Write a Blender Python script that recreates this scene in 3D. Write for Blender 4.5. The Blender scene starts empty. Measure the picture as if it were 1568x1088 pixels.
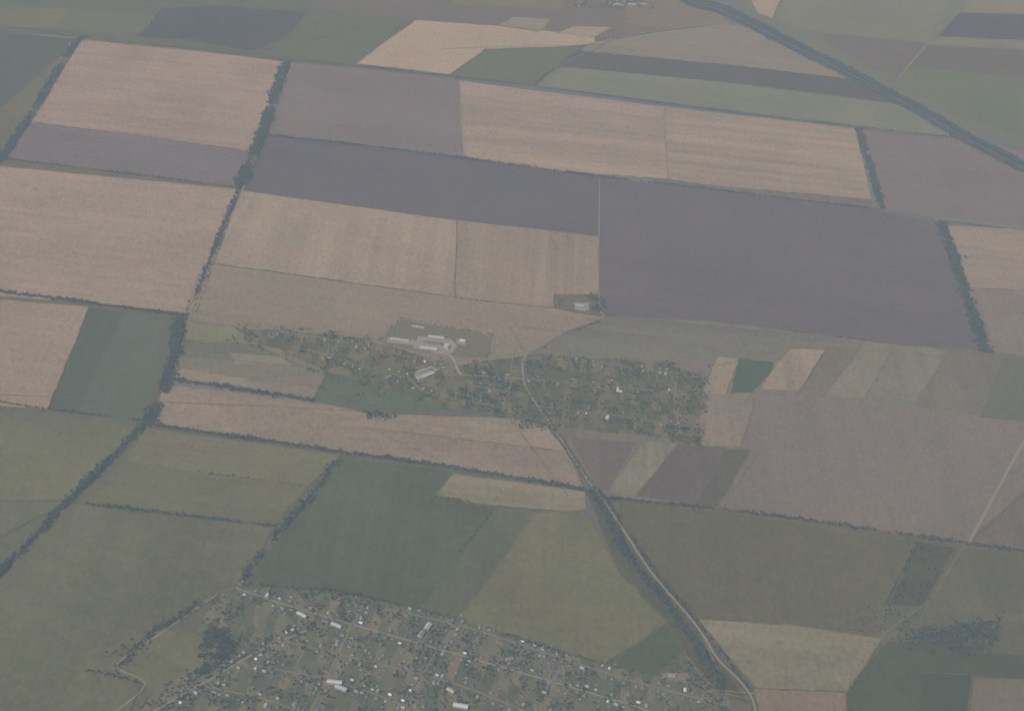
import bpy, bmesh, math, random
import numpy as np
from mathutils import Vector, Matrix
random.seed(7); rng=np.random.default_rng(7)
sc=bpy.context.scene
# ------------------------------------------------------------------ survey frame
F=2600.0; CX,CY=784.0,544.0; H=3600.0
up=Vector((0.12,1.0,1709.7/F)).normalized()
north=Vector((131.0,1694.0,-F)).normalized()
north=(north-up*north.dot(up)).normalized()
east=north.cross(up).normalized()
R=Matrix((east,north,up))            # camera -> world
def ray(u,v): return R@Vector(((u-CX)/F,-(v-CY)/F,-1.0)).normalized()
def W(u,v):
    d=ray(u,v); t=H/-d.z
    return Vector((d.x*t,d.y*t,0.0))
# ------------------------------------------------------------------ haze model
HZ=1800.0; DENS=1.18e-4; HC=(.64,.81,.98)
S=(0.335,0.350,0.365); G=(1.01,0.925,0.83)
def lin(c):
    c/=255.0
    return c/12.92 if c<=0.04045 else ((c+0.055)/1.055)**2.4
def alb(rgb,u=784,v=544):
    d=ray(u,v); r=[]; m_=sum(rgb)/3
    if rgb[1]>rgb[0] and rgb[1]>rgb[2]: rgb=[m_+(c-m_)*.8 for c in rgb]
    elif rgb[2]>rgb[0] and rgb[2]>rgb[1]: rgb=[m_+(c-m_)*.62 for c in rgb]
    rgb=(rgb[0]+1,rgb[1],rgb[2]-1)
    for i in range(3):
        T=math.exp(-DENS*HC[i]*HZ/-d.z)
        r.append(min(0.62,max(0.015,(lin(rgb[i])-S[i]*(1-T))/(G[i]*T))))
    return tuple(r)
# ------------------------------------------------------------------ materials
def new_mat(name):
    m=bpy.data.materials.new(name); m.use_nodes=True
    b=m.node_tree.nodes['Principled BSDF']; b.inputs['Roughness'].default_value=0.95
    b.inputs['Specular IOR Level'].default_value=0.1
    return m,m.node_tree.nodes,m.node_tree.links,b
def mth(N,L,op,a,b=None,c=None):
    n=N.new('ShaderNodeMath'); n.operation=op
    for i,x in enumerate((a,b,c)):
        if x is None: continue
        if isinstance(x,(int,float)): n.inputs[i].default_value=x
        else: L.new(x,n.inputs[i])
    return n.outputs[0]
def noise(N,L,pos,scale,detail=3,sx=1,sy=1,off=0,rot=0,rough=0.55):
    mp=N.new('ShaderNodeMapping'); mp.inputs['Scale'].default_value=(sx,sy,1); mp.inputs['Location'].default_value=(off,off*.7,0)
    mp.inputs['Rotation'].default_value=(0,0,rot)
    L.new(pos,mp.inputs[0]); n=N.new('ShaderNodeTexNoise'); n.inputs['Scale'].default_value=scale
    n.inputs['Detail'].default_value=detail; n.inputs['Roughness'].default_value=rough; L.new(mp.outputs[0],n.inputs['Vector'])
    return n.outputs['Fac']
def field_mat(name,c,stripe=None,amp=0.3,mott=0.35,rot=0.0,alt=None,per=1.0,grain=1.25):
    m,N,L,b=new_mat(name)
    pos=N.new('ShaderNodeNewGeometry').outputs['Position']
    off=random.uniform(0,9000)
    n1=noise(N,L,pos,1/420,3,off=off); n2=noise(N,L,pos,1/60,5,off=off*.3,rough=.7); n3=noise(N,L,pos,1/15,3,sy=.55,off=off*.1,rough=.8)
    v=mth(N,L,'MULTIPLY_ADD',mth(N,L,'SUBTRACT',n1,0.5),mott*1.2,1.0)
    v=mth(N,L,'ADD',v,mth(N,L,'MULTIPLY',mth(N,L,'SUBTRACT',n2,0.5),mott*1.2))
    v=mth(N,L,'ADD',v,mth(N,L,'MULTIPLY',mth(N,L,'SUBTRACT',n3,0.5),grain))
    if stripe:
        amp=amp*1.5+.1
        a,bb=(1/28/per,1/1500) if stripe=='v' else (1/1500,1/40/per)
        s=noise(N,L,pos,1.0,2,sx=a,sy=bb,off=off*.01,rot=rot)
        a,bb=(1/110/per,1/2600) if stripe=='v' else (1/2600,1/150/per)
        s2=noise(N,L,pos,1.0,1,sx=a,sy=bb,off=off*.02,rot=rot)
        v=mth(N,L,'ADD',v,mth(N,L,'MULTIPLY',mth(N,L,'SUBTRACT',s,0.5),amp))
        v=mth(N,L,'ADD',v,mth(N,L,'MULTIPLY',mth(N,L,'SUBTRACT',s2,0.5),amp*.7))
    if alt is None: alt=(c[0]*.88,c[1]*.98,c[2]*.96)
    mx=N.new('ShaderNodeMix'); mx.data_type='RGBA'
    mx.inputs[6].default_value=(*c,1); mx.inputs[7].default_value=(*alt,1)
    f=N.new('ShaderNodeMapRange'); f.inputs['From Min'].default_value=.35; f.inputs['From Max'].default_value=.68
    L.new(noise(N,L,pos,1/230,5,off=off*.5,rough=.6),f.inputs[0]); L.new(f.outputs[0],mx.inputs[0])
    vm=N.new('ShaderNodeVectorMath'); vm.operation='SCALE'; L.new(mx.outputs[2],vm.inputs[0]); L.new(mth(N,L,'MAXIMUM',v,.15),vm.inputs['Scale'])
    L.new(vm.outputs[0],b.inputs['Base Color'])
    return m
def simple_mat(name,c,var=.2,sc_=.5,rough=.9,obj_rand=0):
    m,N,L,b=new_mat(name); b.inputs['Roughness'].default_value=rough
    pos=N.new('ShaderNodeNewGeometry').outputs['Position']
    v=mth(N,L,'MULTIPLY_ADD',mth(N,L,'SUBTRACT',noise(N,L,pos,sc_,4),.5),var*2,1.0)
    if obj_rand:
        r=N.new('ShaderNodeObjectInfo').outputs['Random']
        v=mth(N,L,'MULTIPLY',v,mth(N,L,'MULTIPLY_ADD',mth(N,L,'SUBTRACT',r,.5),obj_rand*2,1.0))
    vm=N.new('ShaderNodeVectorMath'); vm.operation='SCALE'; vm.inputs[0].default_value=c; L.new(v,vm.inputs['Scale'])
    L.new(vm.outputs[0],b.inputs['Base Color'])
    return m
# ------------------------------------------------------------------ mesh helpers
def link(name,me,mats=()):
    o=bpy.data.objects.new(name,me); sc.collection.objects.link(o)
    for m in mats: me.materials.append(m)
    return o
def ext(u,v):
    if u<=0: u-=90
    if u>=1568: u+=90
    if v<=0: v-=50
    if v>=1088: v+=90
    return u,v
ZL=[0.02]; MARG=[]
def dens(pts,step,closed,jit):
    out=[]; n=len(pts)
    for i in range(n if closed else n-1):
        a=pts[i]; b=pts[(i+1)%n]; L_=(b-a).length; k=max(1,int(L_/step))
        d=(b-a)/max(L_,1e-6); nrm=Vector((-d.y,d.x,0)); ph=random.uniform(0,6.28); seg=[]
        for j in range(k):
            t=j/k; w=0 if j==0 else 1
            o=(math.sin(ph+t*L_/97)*.5+math.sin(ph*2+t*L_/41)*.3+random.uniform(-.6,.6))*jit*w
            seg.append(a.lerp(b,t)+nrm*o)
        out+=seg
        if closed and L_>120 and random.random()<.6: MARG.append((seg+[b],nrm))
    if not closed: out.append(pts[-1].copy())
    return out
def field(name,rgb,poly,stripe=None,jit=3.2,**k):
    cu=sum(p[0] for p in poly)/len(poly); cv=sum(p[1] for p in poly)/len(poly)
    P=dens([W(*ext(*p)) for p in poly],16,True,jit)
    ZL[0]+=0.02
    me=bpy.data.meshes.new(name); me.from_pydata([(p.x,p.y,ZL[0]) for p in P],[],[list(range(len(P)))])
    me.update()
    if me.polygons[0].normal.z<0: me.flip_normals()
    return link(name,me,[field_mat(name,alb(rgb,cu,cv),stripe,**k)])
def smooth_path(px,step=12):
    pts=[W(*p) for p in px]; out=[]
    n=len(pts)
    for i in range(n-1):
        p0=pts[max(i-1,0)];p1=pts[i];p2=pts[i+1];p3=pts[min(i+2,n-1)]
        k=max(2,int((p2-p1).length/step))
        for j in range(k):
            t=j/k
            q=0.5*((2*p1)+(p2-p0)*t+(2*p0-5*p1+4*p2-p3)*t*t+(3*p1-p0-3*p2+p3)*t**3)
            out.append(q)
    out.append(pts[-1]); return out
def ribbon(name,px,width,mat,z,jit=0.0,offset=0.0):
    P=smooth_path(px); vs=[];fs=[]
    for i,p in enumerate(P):
        d=(P[min(i+1,len(P)-1)]-P[max(i-1,0)]).normalized(); n=Vector((-d.y,d.x,0))
        w=width/2
        a=p+n*(w+offset+random.uniform(-jit,jit)); b=p-n*(w-offset+random.uniform(-jit,jit))
        vs+= [(a.x,a.y,z),(b.x,b.y,z)]
        if i: k=2*i; fs.append((k-2,k-1,k+1,k))
    me=bpy.data.meshes.new(name); me.from_pydata(vs,[],fs); me.update()
    return link(name,me,[mat])
def dashes(name,px,mat,z,w=0.4,on=6,gap=8):
    P=smooth_path(px,on); vs=[];fs=[]
    for i in range(0,len(P)-1,2):
        d=(P[i+1]-P[i]).normalized(); n=Vector((-d.y,d.x,0))*w/2
        k=len(vs)
        for q in (P[i]+n,P[i]-n,P[i+1]-n,P[i+1]+n): vs.append((q.x,q.y,z))
        fs.append((k,k+1,k+2,k+3))
    me=bpy.data.meshes.new(name); me.from_pydata(vs,[],fs); me.update(); return link(name,me,[mat])
# ------------------------------------------------------------------ ground to the horizon
m,N,L,b=new_mat('farmland_ground')
pos=N.new('ShaderNodeNewGeometry').outputs['Position']
mp=N.new('ShaderNodeMapping'); mp.inputs['Scale'].default_value=(1/900,1/650,1); L.new(pos,mp.inputs[0])
vo=N.new('ShaderNodeTexVoronoi'); vo.distance='CHEBYCHEV'; vo.inputs['Scale'].default_value=1; vo.inputs['Randomness'].default_value=.55
L.new(mp.outputs[0],vo.inputs['Vector'])
cr=N.new('ShaderNodeValToRGB'); sx=N.new('ShaderNodeSeparateColor'); L.new(vo.outputs['Color'],sx.inputs[0]); L.new(sx.outputs[0],cr.inputs[0])
cr.color_ramp.interpolation='CONSTANT'
cols=[(.09,.09,.07),(.19,.14,.12),(.075,.08,.06),(.12,.10,.09),(.10,.09,.08),(.14,.12,.10)]
el=cr.color_ramp.elements
el[0].color=(*cols[0],1); el[1].position=1/6; el[1].color=(*cols[1],1)
for i in range(2,6):
    e=el.new(i/6); e.color=(*cols[i],1)
vv=mth(N,L,'MULTIPLY_ADD',noise(N,L,pos,1/40,6,rough=.7),.7,.65)
vm=N.new('ShaderNodeVectorMath'); vm.operation='SCALE'; L.new(cr.outputs[0],vm.inputs[0]); L.new(vv,vm.inputs['Scale']); L.new(vm.outputs[0],b.inputs['Base Color'])
me=bpy.data.meshes.new('ground'); e=60000
me.from_pydata([(-e,-e,0),(e,-e,0),(e,e,0),(-e,e,0)],[],[(0,1,2,3)]); link('ground',me,[m])
# ------------------------------------------------------------------ fields
PL='ploughed_field'; ST='stubble_field'; GC='green_crop_field'; PA='pasture'
field(PA,(104,106,99),[(0,600),(780,640),(1180,1088),(0,1088)],mott=.6)
field(PA,(112,110,105),[(0,40),(440,92),(300,480),(240,640),(0,612)],mott=.6)
field(PA,(108,106,102),[(780,500),(1568,560),(1568,1088),(1180,1088)],mott=.6)
# far band
field(PA,(108,114,112),[(0,0),(1060,0),(1120,40),(935,62),(820,132),(438,94),(122,58),(0,42)],mott=.5)
field(PA,(118,118,112),[(0,12),(110,14),(85,44),(0,40)])
field(GC,(112,118,110),[(110,14),(248,24),(205,56),(85,44)])
field(PA,(97,106,110),[(248,14),(350,8),(470,20),(440,62),(390,80),(290,62),(210,56)],mott=.8,jit=14)
field(GC,(110,116,110),[(480,18),(622,30),(545,97),(385,80),(440,55)])
field(PL,(118,115,116),[(500,0),(1060,0),(1120,38),(940,58),(860,52),(620,30),(480,12)],stripe='h')
field(PA,(122,120,116),[(640,0),(900,0),(860,14),(700,10)])
field(PL,(126,120,117),[(960,8),(1050,0),(1115,36),(1000,46),(955,35)],'h')
field(ST,(162,143,131),[(636,31),(770,40),(910,56),(912,68),(870,71),(745,75),(690,114),(545,97)])
field(ST,(138,131,122),[(786,26),(842,30),(826,49),(762,40)])
field(ST,(147,137,126),[(880,40),(936,42),(908,58),(850,52)])
field(GC,(110,116,110),[(745,76),(880,73),(855,100),(806,130),(690,114)])
field(ST,(134,127,122),[(935,60),(1112,36),(1150,44),(1240,92),(1308,122),(1130,101),(888,78),(905,66)],'h',amp=.2)
field(PL,(102,107,114),[(884,78),(1130,101),(1308,122),(1392,162),(1130,128),(862,102)],'h',amp=.15)
field(GC,(122,125,117),[(862,102),(1130,128),(1392,162),(1472,212),(1310,195),(980,152),(818,132),(840,115)],'h',amp=.25)
field(ST,(127,126,119),[(1300,160),(1340,164),(1334,192),(1292,187)])
# right of highway
field(PA,(118,120,116),[(1060,0),(1568,0),(1568,260),(1400,170),(1200,60)])
field(ST,(154,138,129),[(1120,0),(1218,0),(1182,27),(1160,20)])
field(PA,(124,124,119),[(1218,0),(1482,0),(1420,66),(1215,44),(1190,28)],mott=.6)
field(PL,(118,115,117),[(1240,50),(1418,67),(1375,118),(1340,108)],'h')
field(ST,(131,127,120),[(1490,0),(1568,0),(1568,22),(1475,18)])
field(PL,(103,107,112),[(1468,20),(1568,25),(1568,66),(1438,56)])
field(ST,(127,125,119),[(1438,56),(1568,66),(1568,82),(1422,68)])
field(PL,(113,112,115),[(1420,70),(1568,82),(1568,128),(1395,103)],'h')
field(GC,(112,119,112),[(1392,105),(1568,130),(1568,238),(1460,175),(1372,122)],mott=.5)
# main block, first row
field(GC,(100,109,108),[(0,42),(122,60),(0,245)])
field(ST,(151,135,128),[(124,60),(300,77),(436,95),(410,170),(385,232),(215,208),(48,187)],'h',amp=.22,alt=alb((143,130,125),220,120))
field(PL,(120,115,119),[(48,187),(215,208),(385,232),(364,285),(5,241)],'h',amp=.12)
field(PL,(124,118,120),[(442,95),(560,105),(702,123),(708,243),(402,207)],'h',amp=.15)
field(ST,(149,134,126),[(704,124),(1016,163),(1022,274),(860,264),(710,243)],'h',amp=.38)
field(ST,(148,134,125),[(1016,163),(1310,197),(1334,306),(1335,320),(1022,274)],'h',amp=.48)
field(PL,(120,114,116),[(1060,281),(1334,306),(1335,320),(1100,290)],'h')
field(PL,(123,117,119),[(1314,197),(1475,213),(1568,250),(1568,353),(1350,322)],'h',amp=.15)
# second row
field(PL,(107,106,116),[(402,207),(710,243),(918,272),(918,362),(700,336),(368,290)],'h',amp=.18)
field(PL,(109,106,115),[(918,272),(1100,292),(1350,323),(1440,341),(1508,541),(1290,517),(1090,492),(925,484),(917,450)],'h',amp=.15,mott=.5)
field(ST,(149,133,124),[(0,246),(366,290),(340,360),(290,480),(140,464),(0,446)],'h',amp=.12)
field(ST,(149,134,124),[(370,292),(700,338),(697,455),(322,403)],'v',amp=.2)
field(ST,(139,127,119),[(700,337),(916,362),(916,450),(848,452),(846,471),(697,455)],'v',amp=.4)
field(PL,(133,123,116),[(322,403),(697,455),(846,472),(925,486),(870,505),(806,545),(745,552),(700,560),(560,545),(380,510),(290,488)],'h',amp=.15)
field(ST,(143,130,123),[(1448,345),(1568,356),(1568,446),(1484,441)],'h',amp=.2)
field(PL,(129,120,117),[(1484,441),(1568,446),(1568,552),(1514,541)],'v',amp=.2)
# third
field(ST,(145,130,120),[(0,451),(137,470),(74,626),(0,616)],'h',amp=.12)
field(GC,(95,104,102),[(137,470),(190,478),(118,632),(74,626)],'v',amp=.2)
field(GC,(101,109,105),[(190,478),(268,486),(256,545),(226,645),(116,632)],'v',amp=.25)
field(PL,(122,118,110),[(290,490),(480,513),(560,535),(600,560),(560,585),(480,614),(260,580)],'h',amp=.3)
field(ST,(124,121,110),[(288,492),(378,503),(366,525),(280,520)])
field(GC,(110,113,105),[(280,522),(390,528),(470,562),(350,552),(272,545)],'h')
field(ST,(132,125,115),[(350,540),(430,546),(450,560),(360,556)])
field(ST,(139,129,118),[(268,562),(385,580),(376,594),(262,579)])
field(PL,(125,118,112),[(385,578),(500,572),(478,612),(376,596)],'h',amp=.5)
field(GC,(98,108,102),[(500,570),(560,580),(640,602),(690,625),(600,636),(478,614)],mott=.8)
field(PL,(136,124,115),[(250,587),(480,616),(556,632),(785,640),(835,652),(866,690),(896,748),(690,716),(520,690),(232,648)],'h',amp=.2,mott=.5)
field(PL,(131,120,113),[(560,655),(860,690),(896,748),(700,718)],'h',amp=.2,mott=.5)
# east of village
field(PL,(122,115,113),[(925,484),(1090,492),(1290,517),(1568,560),(1568,668),(1480,832),(1110,779),(900,740),(860,660),(800,560)],'v',amp=.1,mott=.3)
field(PL,(117,115,112),[(925,484),(1290,517),(1240,528),(1100,560),(1010,552),(812,545),(880,500)],'h',amp=.3)
field(ST,(143,129,117),[(1098,546),(1132,550),(1112,604),(1074,602)])
field(GC,(90,104,97),[(1132,549),(1190,555),(1138,620),(1116,610)])
field(ST,(142,130,119),[(1200,548),(1210,534),(1266,535),(1222,598),(1165,596),(1185,556)],'v')
field(PL,(120,114,110),[(1268,530),(1322,524),(1262,608),(1224,600)])
field(ST,(128,122,115),[(1325,524),(1372,528),(1330,610),(1262,606)],'v')
field(PL,(122,119,113),[(1372,528),(1455,532),(1400,620),(1322,612)],'v',amp=.4)
field(PL,(117,114,111),[(1455,532),(1568,556),(1568,652),(1500,635),(1400,620)],'v',amp=.2)
field(GC,(108,111,107),[(1535,548),(1568,556),(1568,652),(1500,638)])
field(PL,(130,120,114),[(1072,640),(1085,604),(1160,600),(1135,684),(1074,682)],'v')
field(PL,(119,113,111),[(845,645),(1000,652),(1068,660),(1076,684),(1166,687),(1108,778),(930,762),(880,700)],'v')
field(PL,(111,105,106),[(875,672),(975,676),(928,752),(905,735)],'v')
field(ST,(123,119,112),[(985,676),(1038,680),(975,757),(930,752)],'v',amp=.5)
field(PL,(107,102,104),[(1038,680),(1112,686),(1066,772),(975,760)],'v')
field(GC,(101,103,101),[(1112,688),(1150,688),(1100,776),(1064,772)],'v')
field(PL,(114,108,108),[(1568,672),(1568,850),(1486,833)],'v')
# south-west
field(GC,(112,112,102),[(0,622),(214,652),(105,766),(0,768)],mott=.6)
field(GC,(107,109,100),[(0,770),(103,768),(0,866)],mott=.6)
field(GC,(117,114,104),[(222,656),(522,697),(470,745),(194,708)],'h')
field(GC,(109,109,100),[(194,708),(470,745),(420,805),(125,768)],'h')
field(GC,(106,107,97),[(112,772),(420,807),(372,890),(320,910),(265,955),(180,1020),(215,1045),(160,1088),(0,1088),(0,878)],'v',amp=.12,mott=.6,rot=.5)
field(GC,(93,102,97),[(524,700),(692,722),(664,760),(760,778),(820,785),(760,870),(696,948),(560,915),(370,902),(430,815)],'v',amp=.3,mott=.7)
field(GC,(98,104,97),[(760,778),(820,785),(760,870),(700,948),(640,935),(710,850)],'v',amp=.3,mott=.6)
field(ST,(129,122,110),[(694,725),(895,753),(897,784),(750,774),(666,760)],'h',amp=.3,mott=.5)
field(GC,(110,109,99),[(820,785),(897,780),(950,880),(1022,950),(930,1018),(696,948),(760,870)],'v',amp=.25,mott=.6,rot=-.3)
field(GC,(88,100,95),[(922,1016),(1022,952),(1060,985),(1000,1035)],mott=.5)
field(PA,(94,99,94),[(893,745),(922,760),(985,850),(1070,955),(1110,1020),(1150,1080),(1100,1060),(1050,1000),(1015,945),(950,880)],mott=.6)
# south-east
field(GC,(104,103,98),[(932,766),(1110,784),(1400,829),(1345,968),(1060,946),(980,840)],'v',amp=.15,mott=.5)
field(GC,(92,98,95),[(1404,829),(1464,838),(1412,928),(1350,925)],mott=.9)
field(PL,(105,105,100),[(1466,838),(1568,850),(1568,960),(1420,935)],'v')
field(PL,(103,104,99),[(1345,925),(1415,930),(1568,950),(1568,1090),(1300,1088),(1340,1000)],mott=.6)
field(ST,(125,119,108),[(1070,948),(1200,955),(1350,978),(1296,1060),(1160,1054),(1110,1000)],'h',mott=.5)
field(ST,(130,116,107),[(1155,1054),(1296,1060),(1300,1088),(1168,1088)])
field(GC,(89,98,94),[(1360,980),(1568,1000),(1568,1040),(1490,1040),(1476,1088),(1290,1088),(1300,1050)],mott=.6)
field(GC,(84,95,91),[(1415,1030),(1490,1034),(1470,1088),(1395,1088)],mott=.5)
field(GC,(102,103,98),[(1520,950),(1568,955),(1568,1010),(1505,1000)])
field(PL,(117,109,104),[(1492,1038),(1568,1042),(1568,1088),(1478,1088)])
field(PL,(108,108,98),[(190,1002),(240,962),(290,968),(345,990),(300,1025),(235,1055),(185,1035)],mott=.6)
NM=len(MARG)
# ------------------------------------------------------------------ village ground
def plots_mat(name,rot=0.0,v=600):
    m,N,L,b=new_mat(name); pos=N.new('ShaderNodeNewGeometry').outputs['Position']
    mp=N.new('ShaderNodeMapping'); mp.inputs['Scale'].default_value=(1/26,1/70,1); mp.inputs['Rotation'].default_value=(0,0,rot); L.new(pos,mp.inputs[0])
    vo=N.new('ShaderNodeTexVoronoi'); vo.distance='CHEBYCHEV'; vo.inputs['Scale'].default_value=1; vo.inputs['Randomness'].default_value=.7
    L.new(mp.outputs[0],vo.inputs['Vector'])
    cr=N.new('ShaderNodeValToRGB'); sx=N.new('ShaderNodeSeparateColor'); L.new(vo.outputs['Color'],sx.inputs[0]); L.new(sx.outputs[0],cr.inputs[0])
    cc=[alb(c,784,v) for c in [(98,105,101),(106,109,102),(113,112,104),(99,106,100),(119,114,106),(94,103,99),(110,108,103),(100,106,99)]]
    el=cr.color_ramp.elements; el[0].color=(*cc[0],1); el[1].position=1/8; el[1].color=(*cc[1],1)
    cr.color_ramp.interpolation='CONSTANT'
    for i in range(2,8):
        e=el.new(i/8); e.color=(*cc[i],1)
    vv=mth(N,L,'MULTIPLY_ADD',noise(N,L,pos,1/14,5,rough=.7),.9,.55)
    vm=N.new('ShaderNodeVectorMath'); vm.operation='SCALE'; L.new(cr.outputs[0],vm.inputs[0]); L.new(vv,vm.inputs['Scale']); L.new(vm.outputs[0],b.inputs['Base Color'])
    return m
def patch(name,poly,mat,jit=3):
    P=dens([W(*ext(*p)) for p in poly],15,True,jit); ZL[0]+=0.02
    me=bpy.data.meshes.new(name); me.from_pydata([(p.x,p.y,ZL[0]) for p in P],[],[list(range(len(P)))]); me.update()
    if me.polygons[0].normal.z<0: me.flip_normals()
    return link(name,me,[mat])
VMID=[(372,503),(440,504),(560,520),(640,545),(700,560),(806,545),(1000,552),(1078,575),(1066,660),(1074,682),(1000,668),(840,652),(785,640),(690,625),(560,583),(500,570),(430,535),(372,520)]
patch('garden_plots',VMID,plots_mat('garden_plots_soil',0,580),9)
VBOT=[(370,900),(480,902),(560,915),(696,950),(920,1018),(1000,1035),(1060,1030),(1110,1058),(1145,1088),(150,1088),(235,1055),(300,1025),(345,990),(300,965),(330,912)]
patch('garden_plots',VBOT,plots_mat('garden_plots_soil',.35,1000),9)
dirt=simple_mat('pale_dirt',alb((148,139,130),784,600),.25,1/12)
dirt2=simple_mat('dirt_track_soil',alb((138,129,121),784,500),.3,1/12)
dirt3=simple_mat('dirt_track_soil',alb((122,116,109),784,900),.3,1/12)
dirt4=simple_mat('dirt_track_soil',alb((132,124,115),300,1000),.3,1/12)
conc=simple_mat('concrete_yard',alb((140,134,128),700,540),.25,1/8)
grassy=simple_mat('farmstead_grass',alb((114,114,108),660,520),.35,1/14)
grass2=simple_mat('farmstead_grass',alb((110,111,106),880,465),.35,1/14)
verge=simple_mat('verge_grass',alb((90,101,106),1300,120),.3,1/14)
patch('farmstead_grass',[(613,488),(660,497),(755,514),(745,549),(700,545),(640,538),(580,524)],grassy)
for q in ([(594,517),(634,521),(640,530),(592,524)],[(640,515),(690,520),(700,530),(690,542),(632,533)],[(700,519),(716,521),(712,529),(700,527)]):
    patch('farmyard',q,conc,3)
patch('farmyard',[(634,574),(660,560),(672,566),(640,586)],conc,1.5)
patch('farmstead_grass',[(848,450),(925,455),(926,485),(850,473)],grass2)
patch('farmyard',[(878,464),(902,464),(902,476),(880,475)],conc,1.5)
patch('farmyard',[(1012,1030),(1045,1030),(1050,1042),(1015,1042)],dirt3,1.5)
ZR=ZL[0]+.10
# narrow unploughed margins between fields (one mesh)
vs=[];fs=[]
for seg,nrm in MARG[:NM]:
    k0=len(vs); o=random.uniform(-2,2)
    for i,p in enumerate(seg):
        w=random.uniform(1.0,2.6)
        vs+=[(p.x+nrm.x*(o+w),p.y+nrm.y*(o+w),ZL[0]+.01),(p.x+nrm.x*(o-w),p.y+nrm.y*(o-w),ZL[0]+.01)]
        if i and random.random()<.85: k=k0+2*i; fs.append((k-2,k-1,k+1,k))
me=bpy.data.meshes.new('field_margins'); me.from_pydata(vs,[],fs); me.update(); link('field_margins',me,[simple_mat('margin_grass',alb((112,111,105),784,500),.5,1/20)])
# ------------------------------------------------------------------ roads
asph=simple_mat('weathered_asphalt',(.09,.09,.09),.15,1/6)
road_s=simple_mat('road_surface',alb((133,127,121),850,650),.15,1/6)
white=simple_mat('road_paint',(.7,.7,.68),.05,1)
HW=[(1000,-35),(1052,0),(1110,18),(1200,63),(1300,113),(1400,166),(1480,212),(1568,258),(1700,330)]
ribbon('highway_verge',HW,66,verge,ZR-.02,4)
ribbon('highway',HW,10,asph,ZR); dashes('highway_centre_marking',HW,white,ZR+.03)
VR=[(925,484),(905,493),(870,505),(825,525),(804,543),(800,560),(804,590),(822,620),(850,660),(880,705),(905,742),(935,782),(965,828),(1000,880),(1050,938),(1075,970),(1100,1010),(1135,1045),(1155,1080),(1160,1150)]
ribbon('road_verge',VR[5:],24,simple_mat('road_verge_grass',alb((100,103,98),900,800),.4,1/10),ZR-.02,4)
ribbon('village_road',VR,7,road_s,ZR,.6)
dashes('village_road_marking',VR[5:],white,ZR+.03,.3)
def track(px,w=6,mat=dirt2): ribbon('dirt_track',px,w,mat,ZR+.01+random.uniform(0,.02),1.0)
def ctrack(px,*a):
    for i in range(len(px)-1): track([px[i],px[i+1]],*a)
track([(1320,200),(1330,240),(1358,320)],5); track([(704,124),(706,180),(711,243)],7); track([(1016,163),(1022,274)],5); track([(918,272),(917,450),(925,484)],4)
track([(450,95),(425,150),(400,215),(372,290),(330,385),(296,470),(275,540),(240,645)],6)
track([(285,470),(302,425)],9,dirt2); track([(110,62),(30,200)],4)
track([(1570,672),(1530,745),(1483,832)],12,dirt4); track([(1483,832),(1470,845),(1412,940)],3,dirt3)
ctrack([(575,526),(613,489),(700,504),(756,515),(746,550),(806,547)],4)
track([(660,540),(690,545),(700,565),(706,574)],8,dirt); track([(700,560),(770,548),(806,545)],5)
track([(1118,33),(1000,48),(935,63)],5); track([(870,95),(935,60)],4); track([(1422,66),(1375,120)],6)
track([(330,912),(265,957),(200,1000),(180,1022),(222,1048),(170,1095)],5,dirt4); track([(675,75),(760,72),(870,70)],4)
track([(370,893),(420,820),(475,755),(522,700)],3,dirt3)
track([(1295,1060),(1345,985),(1360,965),(1412,928)],3,dirt3); track([(1072,965),(1100,1030),(1110,1060),(1155,1070)],4,dirt3)
track([(1060,1055),(1110,1058),(1158,1062)],5,dirt3)
track([(700,457),(846,472)],3); track([(846,452),(848,473)],3)
STREETS_M=[[(420,508),(520,522),(600,540),(690,562),(706,574)],[(706,574),(760,577),(800,580)],[(470,535),(550,560),(620,578),(650,600),(700,612),(795,628)],
 [(810,548),(940,560),(1075,578)],[(803,581),(940,592),(1070,607)],[(825,622),(940,636),(1064,655)],[(720,590),(790,603)]]
STREETS_B=[[(360,900),(450,930),(560,962),(700,1002),(850,1045),(1000,1090)],[(430,980),(560,1012),(700,1048),(830,1100)],[(470,965),(400,995),(330,1035),(225,1095)],
 [(385,1018),(520,1045),(660,1095)],[(590,932),(720,962),(860,1008),(960,1040),(1110,1080)],[(310,1050),(420,1075),(480,1105)],[(560,918),(535,965),(500,1040),(470,1100)],[(700,955),(660,1010),(620,1095)],[(860,1010),(830,1100)]]
strm=simple_mat('street_surface',alb((122,118,112),784,900),.3,1/7)
strb=simple_mat('street_surface',alb((134,128,120),400,1000),.25,1/7)
for i,s in enumerate(STREETS_M+STREETS_B): ribbon('village_street',s,5.5,road_s if i==1 else strb if i in (7,9) else strm,ZR+.015,.8)
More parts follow.
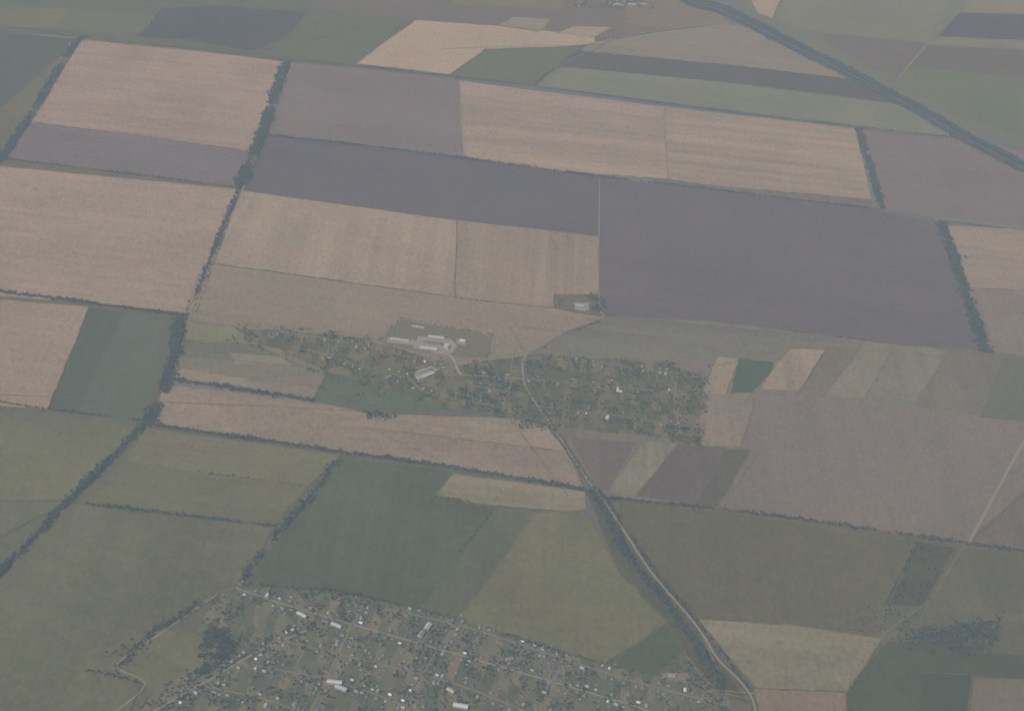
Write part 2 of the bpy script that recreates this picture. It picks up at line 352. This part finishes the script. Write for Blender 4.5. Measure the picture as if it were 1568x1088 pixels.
# ------------------------------------------------------------------ buildings
roofs=[simple_mat('slate_roof',(.19,.20,.22),.2,.5,obj_rand=.5),simple_mat('metal_roof',(.42,.44,.47),.08,.5,.5,obj_rand=.5),simple_mat('tile_roof',(.14,.10,.085),.2,.5,obj_rand=.2),
       simple_mat('weathered_slate_roof',(.11,.11,.12),.2,.5,obj_rand=.25),simple_mat('barn_roof',(.36,.365,.37),.12,.5,.6,obj_rand=.25)]
walls=[simple_mat('whitewashed_wall',(.38,.37,.36),.1,1,obj_rand=.5),simple_mat('brick_wall',(.24,.20,.17),.15,2)]
glass=simple_mat('window_glass',(.05,.06,.08),.05,1,.15); door=simple_mat('wooden_door',(.16,.09,.05),.2,3); chim=simple_mat('chimney_brick',(.3,.17,.12),.2,3)
def house_mesh(name,l,w,h,rh,wall,roof,nwin=4,chimney=True,bigdoor=False):
    bm=bmesh.new()
    def quad(ps,mi):
        f=bm.faces.new([bm.verts.new(p) for p in ps]); f.material_index=mi
    x,y=l/2,w/2
    for ps in ([(-x,-y,0),(x,-y,0),(x,-y,h),(-x,-y,h)],[(x,y,0),(-x,y,0),(-x,y,h),(x,y,h)]): quad(ps,0)
    quad([(x,-y,0),(x,y,0),(x,y,h),(x,0,h+rh),(x,-y,h)],0); quad([(-x,y,0),(-x,-y,0),(-x,-y,h),(-x,0,h+rh),(-x,y,h)],0)
    o=.5; t=.18; sl=rh/y; X=x+o; Y=y+o; ze=h-o*sl
    for s in (-1,1):
        a=[(-X,s*Y,ze+t),(X,s*Y,ze+t),(X,0,h+rh+t),(-X,0,h+rh+t)]; c=[(p[0],p[1],p[2]-t+.02) for p in a]
        if s>0: a=a[::-1]
        quad(a,1); quad(c if s>0 else c[::-1],1)
        quad([(-X,s*Y,ze+.02),(X,s*Y,ze+.02),(X,s*Y,ze+t),(-X,s*Y,ze+t)],1)
        for sx_ in (-X,X): quad([(sx_,s*Y,ze+.02),(sx_,0,h+rh+.02),(sx_,0,h+rh+t),(sx_,s*Y,ze+t)],1)
    for s in (-1,1):
        for i in range(nwin):
            cx=-x+l*(i+.5)/nwin; yy=s*(y+.03)
            if i==nwin//2 and s<0:
                dw=2.6 if bigdoor else 1.0; quad([(cx-dw/2,yy,0),(cx+dw/2,yy,0),(cx+dw/2,yy,min(h*.8,3.2) if bigdoor else 2.1),(cx-dw/2,yy,min(h*.8,3.2) if bigdoor else 2.1)],3); continue
            quad([(cx-.6,yy,h*.35),(cx+.6,yy,h*.35),(cx+.6,yy,h*.75),(cx-.6,yy,h*.75)],2)
        xx=s*(x+.03)
        if bigdoor: quad([(xx,-1.8,0),(xx,1.8,0),(xx,1.8,h*.85),(xx,-1.8,h*.85)],3)
        else:
            for cy in (-w*.22,w*.22): quad([(xx,cy-.5,h*.35),(xx,cy+.5,h*.35),(xx,cy+.5,h*.75),(xx,cy-.5,h*.75)],2)
    def box(cx,cy,z0,z1,a,b_,mi):
        v=[bm.verts.new((cx+i*a,cy+j*b_,z)) for z in (z0,z1) for i,j in ((-1,-1),(1,-1),(1,1),(-1,1))]
        for f in ((4,5,6,7),(0,1,5,4),(1,2,6,5),(2,3,7,6),(3,0,4,7)):
            bm.faces.new([v[k] for k in f]).material_index=mi
    if chimney: box(x*.4,y*.25,h,h+rh+.9,.35,.35,4)
    if bigdoor:
        for i in range(int(l/12)): box(-x+6+i*12,0,h+rh-.3,h+rh+.9,.6,.6,1)
    bmesh.ops.recalc_face_normals(bm,faces=bm.faces)
    me=bpy.data.meshes.new(name); bm.to_mesh(me); bm.free()
    for m_ in (wall,roof,glass,door,chim): me.materials.append(m_)
    return me
HM=[]
for (l,w,h,rh) in ((11,8.5,2.9,2.6),(13,9,3,3),(9.5,8,2.8,2.4)):
    for ri in (0,0,1,2,3,3,0,3):
        HM.append((house_mesh('cottage',l,w,h,rh,walls[0] if (ri+int(l))%3 else walls[1],roofs[ri]),'whitewashed_cottage' if (ri+int(l))%3 else 'brick_house'))
SH=[house_mesh('shed',7,4.5,2.3,1.0,walls[1],roofs[0],2,False),house_mesh('shed',10,5,2.5,1.2,walls[1],roofs[3],3,False),house_mesh('shed',8,5,2.5,1.2,walls[1],roofs[3],3,False)]
def place(me,name,p,ang,s=1.0):
    o=bpy.data.objects.new(name,me); o.location=(p.x,p.y,ZR-.1); o.rotation_euler=(0,0,ang); o.scale=(s,s,s); sc.collection.objects.link(o); return o
def along(px,spacing):
    P=smooth_path(px,4); acc=0; nxt=spacing*.5
    for i in range(len(P)-1):
        d=P[i+1]-P[i]; acc+=d.length
        if acc>nxt:
            nxt+=spacing*random.uniform(.75,1.35); yield P[i],d.normalized()
occ=[]
def free(p,r):
    for q,rr in occ:
        if (q.x-p.x)**2+(q.y-p.y)**2<(r+rr)**2: return False
    return True
for p_ in STREETS_M+STREETS_B+[VR]:
    for q in smooth_path(p_,10): occ.append((q,4.0))
def big(name,u,v,l,w,h,rh,roof,ang,wall=0,n=10):
    p=W(u,v); me=house_mesh(name,l,w,h,rh,walls[wall],roofs[roof],n,False,True); place(me,name,p,ang); occ.append((p,l*.45))
A=0.0
big('cattle_barn',612,521,72,13,3.6,2.6,4,A-.05); big('cattle_barn',668,517,62,13,3.6,2.6,4,A); big('cattle_barn',662,526,72,13,3.6,2.6,0,A)
big('cattle_barn',656,534,66,13,3.6,2.6,4,A); big('machine_shed',708,523,20,16,5,2,1,A); big('grain_store',684,532,26,16,6,3,4,1.4)
big('cattle_barn',640,501,50,9,3,1.8,0,A-.1); big('cattle_barn',648,568,60,12,3.6,2.6,1,.75); big('cattle_barn',655,575,55,12,3.6,2.6,4,.75); big('machine_shed',642,580,22,12,4,2,1,.75)
big('farmhouse',888,469,34,14,4,3,4,A); big('machine_shed',893,475,24,12,4,2,0,A)
big('school_building',512,1046,44,14,7,3,1,.0,0,14); big('school_building',522,1055,38,14,7,3,1,-.35,0,12)
big('village_hall',705,1082,44,16,6,3,1,-.1); big('warehouse',655,960,30,16,5,3,4,1.2); big('warehouse',645,972,26,14,5,3,0,1.2)
big('warehouse',462,942,34,12,4,2.5,1,-.5); big('warehouse',515,958,34,12,4,2.5,4,-.4); big('warehouse',498,952,22,12,4,2.5,0,-.4)
big('warehouse',858,1030,30,18,4,2,0,-.1); big('machine_shed',1028,1035,24,12,4,2,0,0); big('warehouse',435,508,40,10,3.5,2,0,-.1)
big('machine_shed',595,578,24,12,4,2,0,.9); big('machine_shed',948,600,22,12,4,3,1,0); big('machine_shed',930,641,20,12,5,3,1,1.3)
big('warehouse',780,1010,24,14,4,2,0,.5);big('warehouse',690,1058,26,12,4,2,4,-.6)
def settle(streets,sp,prob):
    for s in streets:
        for p,d in along(s,sp):
            n=Vector((-d.y,d.x,0))
            for side in (-1,1):
                if random.random()>prob: continue
                q=p+n*side*random.uniform(12,24)+d*random.uniform(-6,6)
                if not free(q,7): continue
                me,nm=random.choice(HM); ang=math.atan2(d.y,d.x)+(math.pi/2 if random.random()<.45 else 0)+random.uniform(-.15,.15)
                place(me,nm,q,ang,random.uniform(.72,1.05)); occ.append((q,6))
                for _ in range(random.choice((0,1,1,2))):
                    q2=q+n*side*random.uniform(12,30)+d*random.uniform(-12,12)
                    if free(q2,4): place(random.choice(SH),'garden_shed',q2,ang+random.choice((0,1.57)),random.uniform(.8,1.1)); occ.append((q2,3.5))
settle(STREETS_M,32,.6); settle(STREETS_B,26,.75)
for i in range(26):
    p=W(random.uniform(880,1000),random.uniform(0,11))
    if free(p,9): me,nm=random.choice(HM); place(me,nm,p,random.uniform(0,3),1.2); occ.append((p,9))
for u in (945,968,985): big('warehouse',u,8,45,14,4,3,4,0)
# ------------------------------------------------------------------ trees
bark=simple_mat('bark',(.09,.07,.05),.3,2)
def leaf_mat(name,c):
    m,N,L,b=new_mat(name); pos=N.new('ShaderNodeNewGeometry').outputs['Position']
    r=N.new('ShaderNodeObjectInfo').outputs['Random']
    v=mth(N,L,'MULTIPLY_ADD',noise(N,L,pos,.6,3),1.0,.5)
    v=mth(N,L,'MULTIPLY',v,mth(N,L,'MULTIPLY_ADD',r,.9,.55))
    mx=N.new('ShaderNodeMix'); mx.data_type='RGBA'; mx.inputs[6].default_value=(*c,1); mx.inputs[7].default_value=(c[0]*1.35,c[1]*1.1,c[2]*.9,1); L.new(r,mx.inputs[0])
    vm=N.new('ShaderNodeVectorMath'); vm.operation='SCALE'; L.new(mx.outputs[2],vm.inputs[0]); L.new(v,vm.inputs['Scale']); L.new(vm.outputs[0],b.inputs['Base Color'])
    return m
leaf=leaf_mat('foliage',(.034,.060,.048))
protos=bpy.data.collections.new('tree_prototypes')
def tree(i,hgt,rad,crown0):
    rr=random.Random(i*13+1); bm=bmesh.new()
    def limb(a,b,r0,r1,n=6):
        a=Vector(a);b=Vector(b); d=(b-a).normalized(); q=d.to_track_quat('Z','Y'); R0=[];R1=[]
        for k in range(n):
            t=6.283*k/n; o=q@Vector((math.cos(t),math.sin(t),0)); R0.append(bm.verts.new(a+o*r0)); R1.append(bm.verts.new(b+o*r1))
        for k in range(n): bm.faces.new((R0[k],R0[(k+1)%n],R1[(k+1)%n],R1[k])).material_index=0
    limb((0,0,-.3),(0,0,hgt*.75),.28,.08)
    cl=[]
    for k in range(6):
        t=k*1.05+rr.random(); z=hgt*rr.uniform(.3,.6); e=(math.cos(t)*rad*.65,math.sin(t)*rad*.65,z+hgt*.18); limb((0,0,z),e,.11,.04,4); cl.append(Vector(e))
    cl.append(Vector((0,0,hgt*.85)))
    for k in range(9):
        t=rr.uniform(0,6.28); z=rr.uniform(crown0,.88); prof=math.sin(math.pi*min(1,max(.12,(z-crown0+.12)/(1.08-crown0))))
        r=rad*prof*rr.uniform(.3,.95); cl.append(Vector((math.cos(t)*r,math.sin(t)*r,hgt*z)))
    for c in cl:
        s=rad*rr.uniform(.24,.42)
        r=bmesh.ops.create_icosphere(bm,subdivisions=1,radius=s,matrix=Matrix.Translation(c))
        for v in r['verts']: v.co+=Vector([rr.uniform(-.35,.35)*s for _ in range(3)])
        for f in {f for v in r['verts'] for f in v.link_faces}: f.material_index=1
        for _ in range(9):
            p=c+Vector([rr.gauss(0,s*.75) for _ in range(3)]); a=Vector([rr.uniform(-1,1) for _ in range(3)]).normalized()*s*.35; b_=a.orthogonal().normalized()*s*.35
            f=bm.faces.new([bm.verts.new(p+a),bm.verts.new(p+b_),bm.verts.new(p-a),bm.verts.new(p-b_)]); f.material_index=1
    me=bpy.data.meshes.new('broadleaf_tree'); bm.to_mesh(me); bm.free(); me.materials.append(bark); me.materials.append(leaf)
    o=bpy.data.objects.new('broadleaf_tree_kind',me); protos.objects.link(o)
for i,(h_,r_,c_) in enumerate(((11,4.2,.35),(13,4.0,.3),(9,4.5,.3),(14,2.6,.2),(7,3.6,.2),(12,5,.35))): tree(i,h_,r_,c_)
ng=bpy.data.node_groups.new('plant_trees','GeometryNodeTree')
ng.interface.new_socket('Geometry',in_out='INPUT',socket_type='NodeSocketGeometry'); ng.interface.new_socket('Geometry',in_out='OUTPUT',socket_type='NodeSocketGeometry')
gi=ng.nodes.new('NodeGroupInput'); go=ng.nodes.new('NodeGroupOutput'); ci=ng.nodes.new('GeometryNodeCollectionInfo'); ip=ng.nodes.new('GeometryNodeInstanceOnPoints')
ci.inputs['Collection'].default_value=protos; ci.inputs['Separate Children'].default_value=True; ci.inputs['Reset Children'].default_value=True
def na(n,t):
    x=ng.nodes.new('GeometryNodeInputNamedAttribute'); x.data_type=t; x.inputs['Name'].default_value=n; return x.outputs['Attribute']
ip.inputs['Pick Instance'].default_value=True
ng.links.new(gi.outputs[0],ip.inputs['Points']); ng.links.new(ci.outputs[0],ip.inputs['Instance']); ng.links.new(na('rot','FLOAT_VECTOR'),ip.inputs['Rotation']); ng.links.new(na('scl','FLOAT_VECTOR'),ip.inputs['Scale']); ng.links.new(na('kind','INT'),ip.inputs['Instance Index'])
ng.links.new(ip.outputs[0],go.inputs[0])
TOT=[0]
def forest(name,pts):
    if not pts: return
    n=len(pts); TOT[0]+=n
    me=bpy.data.meshes.new(name); me.from_pydata([(p[0],p[1],ZL[0]*.5) for p in pts],[],[])
    a=me.attributes.new('rot','FLOAT_VECTOR','POINT'); r=np.zeros((n,3)); r[:,2]=rng.uniform(0,6.28,n); a.data.foreach_set('vector',r.ravel())
    a=me.attributes.new('scl','FLOAT_VECTOR','POINT'); s=np.array([p[2] for p in pts])[:,None]*np.ones((1,3)); s[:,2]*=rng.uniform(.85,1.15,n); a.data.foreach_set('vector',s.ravel())
    a=me.attributes.new('kind','INT','POINT'); a.data.foreach_set('value',rng.integers(0,6,n))
    o=link(name,me); md=o.modifiers.new('trees','NODES'); md.node_group=ng
def belt(px,width,s=1.0,den=1.0,gap=.12,name='tree_belt'):
    P=smooth_path(px,6); pts=[]; ph=random.uniform(0,9); d0=0
    for i in range(len(P)-1):
        d=P[i+1]-P[i]; Ls=d.length; d0+=Ls
        if Ls<1e-4: continue
        n=Vector((-d.y,d.x,0))/Ls
        dn=.5+.5*math.sin(ph+d0/170)*math.sin(ph*2+d0/61)
        if dn<gap*1.2 and random.random()<.8: continue
        k=Ls*max(width,5)/36*den*(.7+.6*dn)
        k=int(k)+(random.random()<k%1)
        for _ in range(k):
            q=P[i]+d*random.random()+n*random.gauss(0,width*.35)
            pts.append((q.x,q.y,s*random.uniform(.5,1.2)*(.8+.4*dn)))
    forest(name,pts)
belt([(128,55),(105,80),(60,155),(5,240),(-40,320)],26,1,1.2)
belt([(438,95),(420,145),(404,195),(385,240),(366,285)],34,1.15,1.3,.05); belt([(366,285),(330,375),(300,450)],16,.9,1.0,.06); belt([(300,450),(285,480)],14,.7,.6)
belt([(276,484),(262,560),(240,620),(225,645)],34,1.1,1.1)
belt([(220,650),(160,712),(105,765),(50,825),(0,875),(-60,935)],22,1.0,1.0)
belt([(-60,33),(60,48),(122,58),(300,76),(438,93)],6,.6,.7,.3); belt([(438,93),(560,103),(690,118),(805,131),(950,150),(1100,169),(1310,194),(1475,213)],8,.7,.9,.12)
belt([(404,207),(560,224),(710,243),(910,270)],13,.85,1,.08); belt([(910,270),(1100,292),(1350,322)],10,.8,.9,.12); belt([(1350,322),(1440,338),(1568,354),(1640,364)],8,.7,.8,.15)
belt([(-60,236),(0,243),(366,288)],8,.75,.9,.12); belt([(-60,438),(0,447),(140,465),(285,484)],15,.9,1,.05)
belt([(1313,197),(1328,245),(1350,320)],28,1,1.3,.02); belt([(1440,341),(1475,440),(1508,540)],36,1.1,1.2,.02)
belt([(258,580),(350,594),(480,614)],18,.95,.9,.05); belt([(222,650),(350,668),(520,692),(690,716),(895,750)],16,.9,.9,.08)
belt([(-60,606),(0,616),(80,628),(222,645)],9,.8,.8,.2); belt([(925,762),(1110,781),(1300,806),(1480,832),(1640,855)],14,.8,.9,.08)
belt([(112,769),(250,786),(420,806)],12,.8,.8,.15); belt([(524,697),(470,765),(420,820),(370,890)],24,.9,.6,.2); belt([(190,706),(330,726),(475,745)],8,.6,.5,.5)
for o_ in (-1,1):
    belt([(u+o_*5*.45,v-o_*5) for u,v in HW],26,1.1,1.7,.0,'highway_trees')
belt([(905,750),(935,800),(960,850),(1010,910),(1050,965),(1090,1025),(1110,1055)],24,1,1.1,.04,'roadside_trees')
belt([(915,748),(965,820),(1004,878),(1055,938),(1110,1008),(1150,1060)],8,.9,.9,.08,'roadside_trees'); belt([(802,590),(850,662),(905,742)],9,.7,.5,.3,'roadside_trees')
belt([(812,545),(870,512),(920,492)],8,.6,.4,.4,'roadside_trees')
belt([(330,905),(265,950),(225,975),(175,1030)],20,.8,.6,.2); belt([(130,1028),(175,1035),(222,1048)],10,.7,.6,.2); belt([(322,963),(350,985),(345,1010),(300,1030)],26,.9,1.1,.05)
belt([(370,895),(480,902),(560,915),(700,948),(800,980),(920,1016)],9,.7,.7,.2); belt([(818,130),(858,98),(890,78)],7,.7,.8,.2); belt([(1404,829),(1345,968)],7,.6,.5,.3)
belt([(666,760),(750,775),(745,795),(700,845)],10,.6,.5,.2); belt([(322,403),(500,428),(697,457),(848,472)],4,.5,.5,.3); belt([(937,62),(1000,50)],6,.6,.6)
belt([(1090,490),(1290,517),(1510,540)],5,.55,.4,.45); belt([(550,45),(400,80)],8,.7,.4,.4)
for a_,b_ in (((575,525),(613,488)),((613,488),(755,514)),((755,514),(745,550))): belt([a_,b_],5,.6,.7,.1)
belt([(1530,945),(1510,1000)],12,.8,.8); belt([(1050,940),(1340,968)],5,.5,.4,.4); belt([(250,1088),(300,1055),(380,1000)],10,.7,.6)
def inpoly(x,y,P):
    c=False; j=len(P)-1
    for i in range(len(P)):
        if (P[i].y>y)!=(P[j].y>y) and x<(P[j].x-P[i].x)*(y-P[i].y)/(P[j].y-P[i].y)+P[i].x: c=not c
        j=i
    return c
from mathutils import noise as mn
from mathutils.kdtree import KDTree
kd=KDTree(len(occ))
for i,(q,r) in enumerate(occ): kd.insert((q.x,q.y,0),i)
kd.balance()
def grove(poly,spacing2,s=1.0,clump=0.0,name='woodland',fx=1/45,fy=1/55,avoid=True):
    P=[W(*ext(*p)) for p in poly]; x0,x1=min(p.x for p in P),max(p.x for p in P); y0,y1=min(p.y for p in P),max(p.y for p in P)
    n=int((x1-x0)*(y1-y0)/spacing2); pts=[]
    for _ in range(n):
        x,y=random.uniform(x0,x1),random.uniform(y0,y1)
        if not inpoly(x,y,P): continue
        v=mn.noise(Vector((x*fx,y*fy,3.3)))
        if v<clump+random.uniform(-.12,.12): continue
        if avoid:
            _,i,dd=kd.find((x,y,0))
            if dd<occ[i][1]*.75+1.5: continue
        x+=random.gauss(0,5); y+=random.gauss(0,5)
        pts.append((x,y,s*random.uniform(.45,1.1)))
    forest(name,pts)
grove([(350,496),(440,498),(560,514),(600,536),(700,556),(790,548),(795,634),(690,632),(560,592),(480,572),(400,537),(345,520)],115,.72,.05,'village_trees')
grove([(806,541),(1095,560),(1085,600),(1076,684),(1000,672),(810,640)],100,.75,.05,'village_trees',1/60,1/32)
grove([(700,556),(810,545),(810,640),(700,628)],130,.75,.03,'village_trees')
grove(VBOT,92,.72,.02,'village_trees')
grove([(370,903),(560,918),(540,950),(400,925)],90,.75,-.05,'village_trees')
grove([(1385,965),(1440,962),(1522,950),(1502,994),(1450,988),(1390,982)],40,.9,-.4); grove([(1360,958),(1440,952),(1540,938),(1520,1008),(1450,1000),(1370,992)],130,.8,0)
grove([(556,629),(608,637),(602,644),(560,640)],40,.8,-.5); grove([(848,451),(880,455),(878,472),(850,472)],170,.65,0); grove([(900,450),(926,456),(924,480),(904,478)],60,.8,-.3)
grove([(1350,925),(1404,829),(1464,838),(1412,930)],260,.7,-.1); grove([(1300,930),(1420,935),(1370,985),(1335,975)],350,.7,0)
grove([(318,960),(375,985),(350,1010),(300,1010)],50,.9,-.2); grove([(160,1000),(250,950),(270,955),(190,1020)],160,.7,0)
grove([(248,14),(470,20),(440,62),(210,56)],500,.8,.05); grove([(870,0),(1010,0),(1000,16),(880,12)],150,.9,0); grove([(1030,1000),(1100,1030),(1110,1060),(1000,1050)],220,.8,0)
grove([(780,640),(860,650),(850,662),(790,655)],80,.8,-.1); grove([(1035,650),(1078,660),(1070,682),(1040,676)],60,.8,-.2); grove([(480,590),(640,604),(620,622),(520,616)],500,.7,0)
# ------------------------------------------------------------------ haze layer, sky, sun
me=bpy.data.meshes.new('atmospheric_haze'); bm=bmesh.new(); bmesh.ops.create_cube(bm,size=1)
for v in bm.verts: v.co=Vector((v.co.x*100000,v.co.y*100000,-20+(v.co.z+.5)*(HZ+20)))
bm.to_mesh(me); bm.free()
m=bpy.data.materials.new('atmospheric_haze'); m.use_nodes=True; N=m.node_tree.nodes; N.clear()
out=N.new('ShaderNodeOutputMaterial'); vs=N.new('ShaderNodeVolumeScatter'); vs.inputs['Color'].default_value=(*HC,1); vs.inputs['Density'].default_value=DENS; vs.inputs['Anisotropy'].default_value=0
m.node_tree.links.new(vs.outputs[0],out.inputs['Volume']); link('atmospheric_haze',me,[m])
EL=math.radians(42); AZ=math.radians(235)   # azimuth clockwise from +Y
w=bpy.data.worlds.new('World'); sc.world=w; w.use_nodes=True; N=w.node_tree.nodes
sky=N.new('ShaderNodeTexSky'); sky.sky_type='NISHITA'; sky.sun_disc=False; sky.sun_elevation=EL; sky.sun_rotation=AZ; sky.air_density=1.2; sky.dust_density=2.0
w.node_tree.links.new(sky.outputs[0],N['Background'].inputs[0]); N['Background'].inputs[1].default_value=.09
ld=bpy.data.lights.new('sun','SUN'); ld.energy=4.0; ld.angle=math.radians(.5); ld.color=(1,.96,.90)
so=bpy.data.objects.new('sun',ld); sc.collection.objects.link(so)
dirv=Vector((math.sin(AZ)*math.cos(EL),math.cos(AZ)*math.cos(EL),math.sin(EL)))
so.rotation_euler=dirv.to_track_quat('Z','Y').to_euler(); so.location=(0,0,5000)
# ------------------------------------------------------------------ camera
cd=bpy.data.cameras.new('camera'); cam=bpy.data.objects.new('camera',cd); sc.collection.objects.link(cam); sc.camera=cam
cd.sensor_width=36; cd.lens=36*F/1568; cd.clip_start=10; cd.clip_end=200000
cam.matrix_world=Matrix.Translation((0,0,H))@R.to_4x4()
sc.view_settings.view_transform='Standard'; sc.view_settings.look='None'; sc.view_settings.exposure=0
print('TREES',TOT[0],'OBJ',len(bpy.data.objects),'Z',ZR)
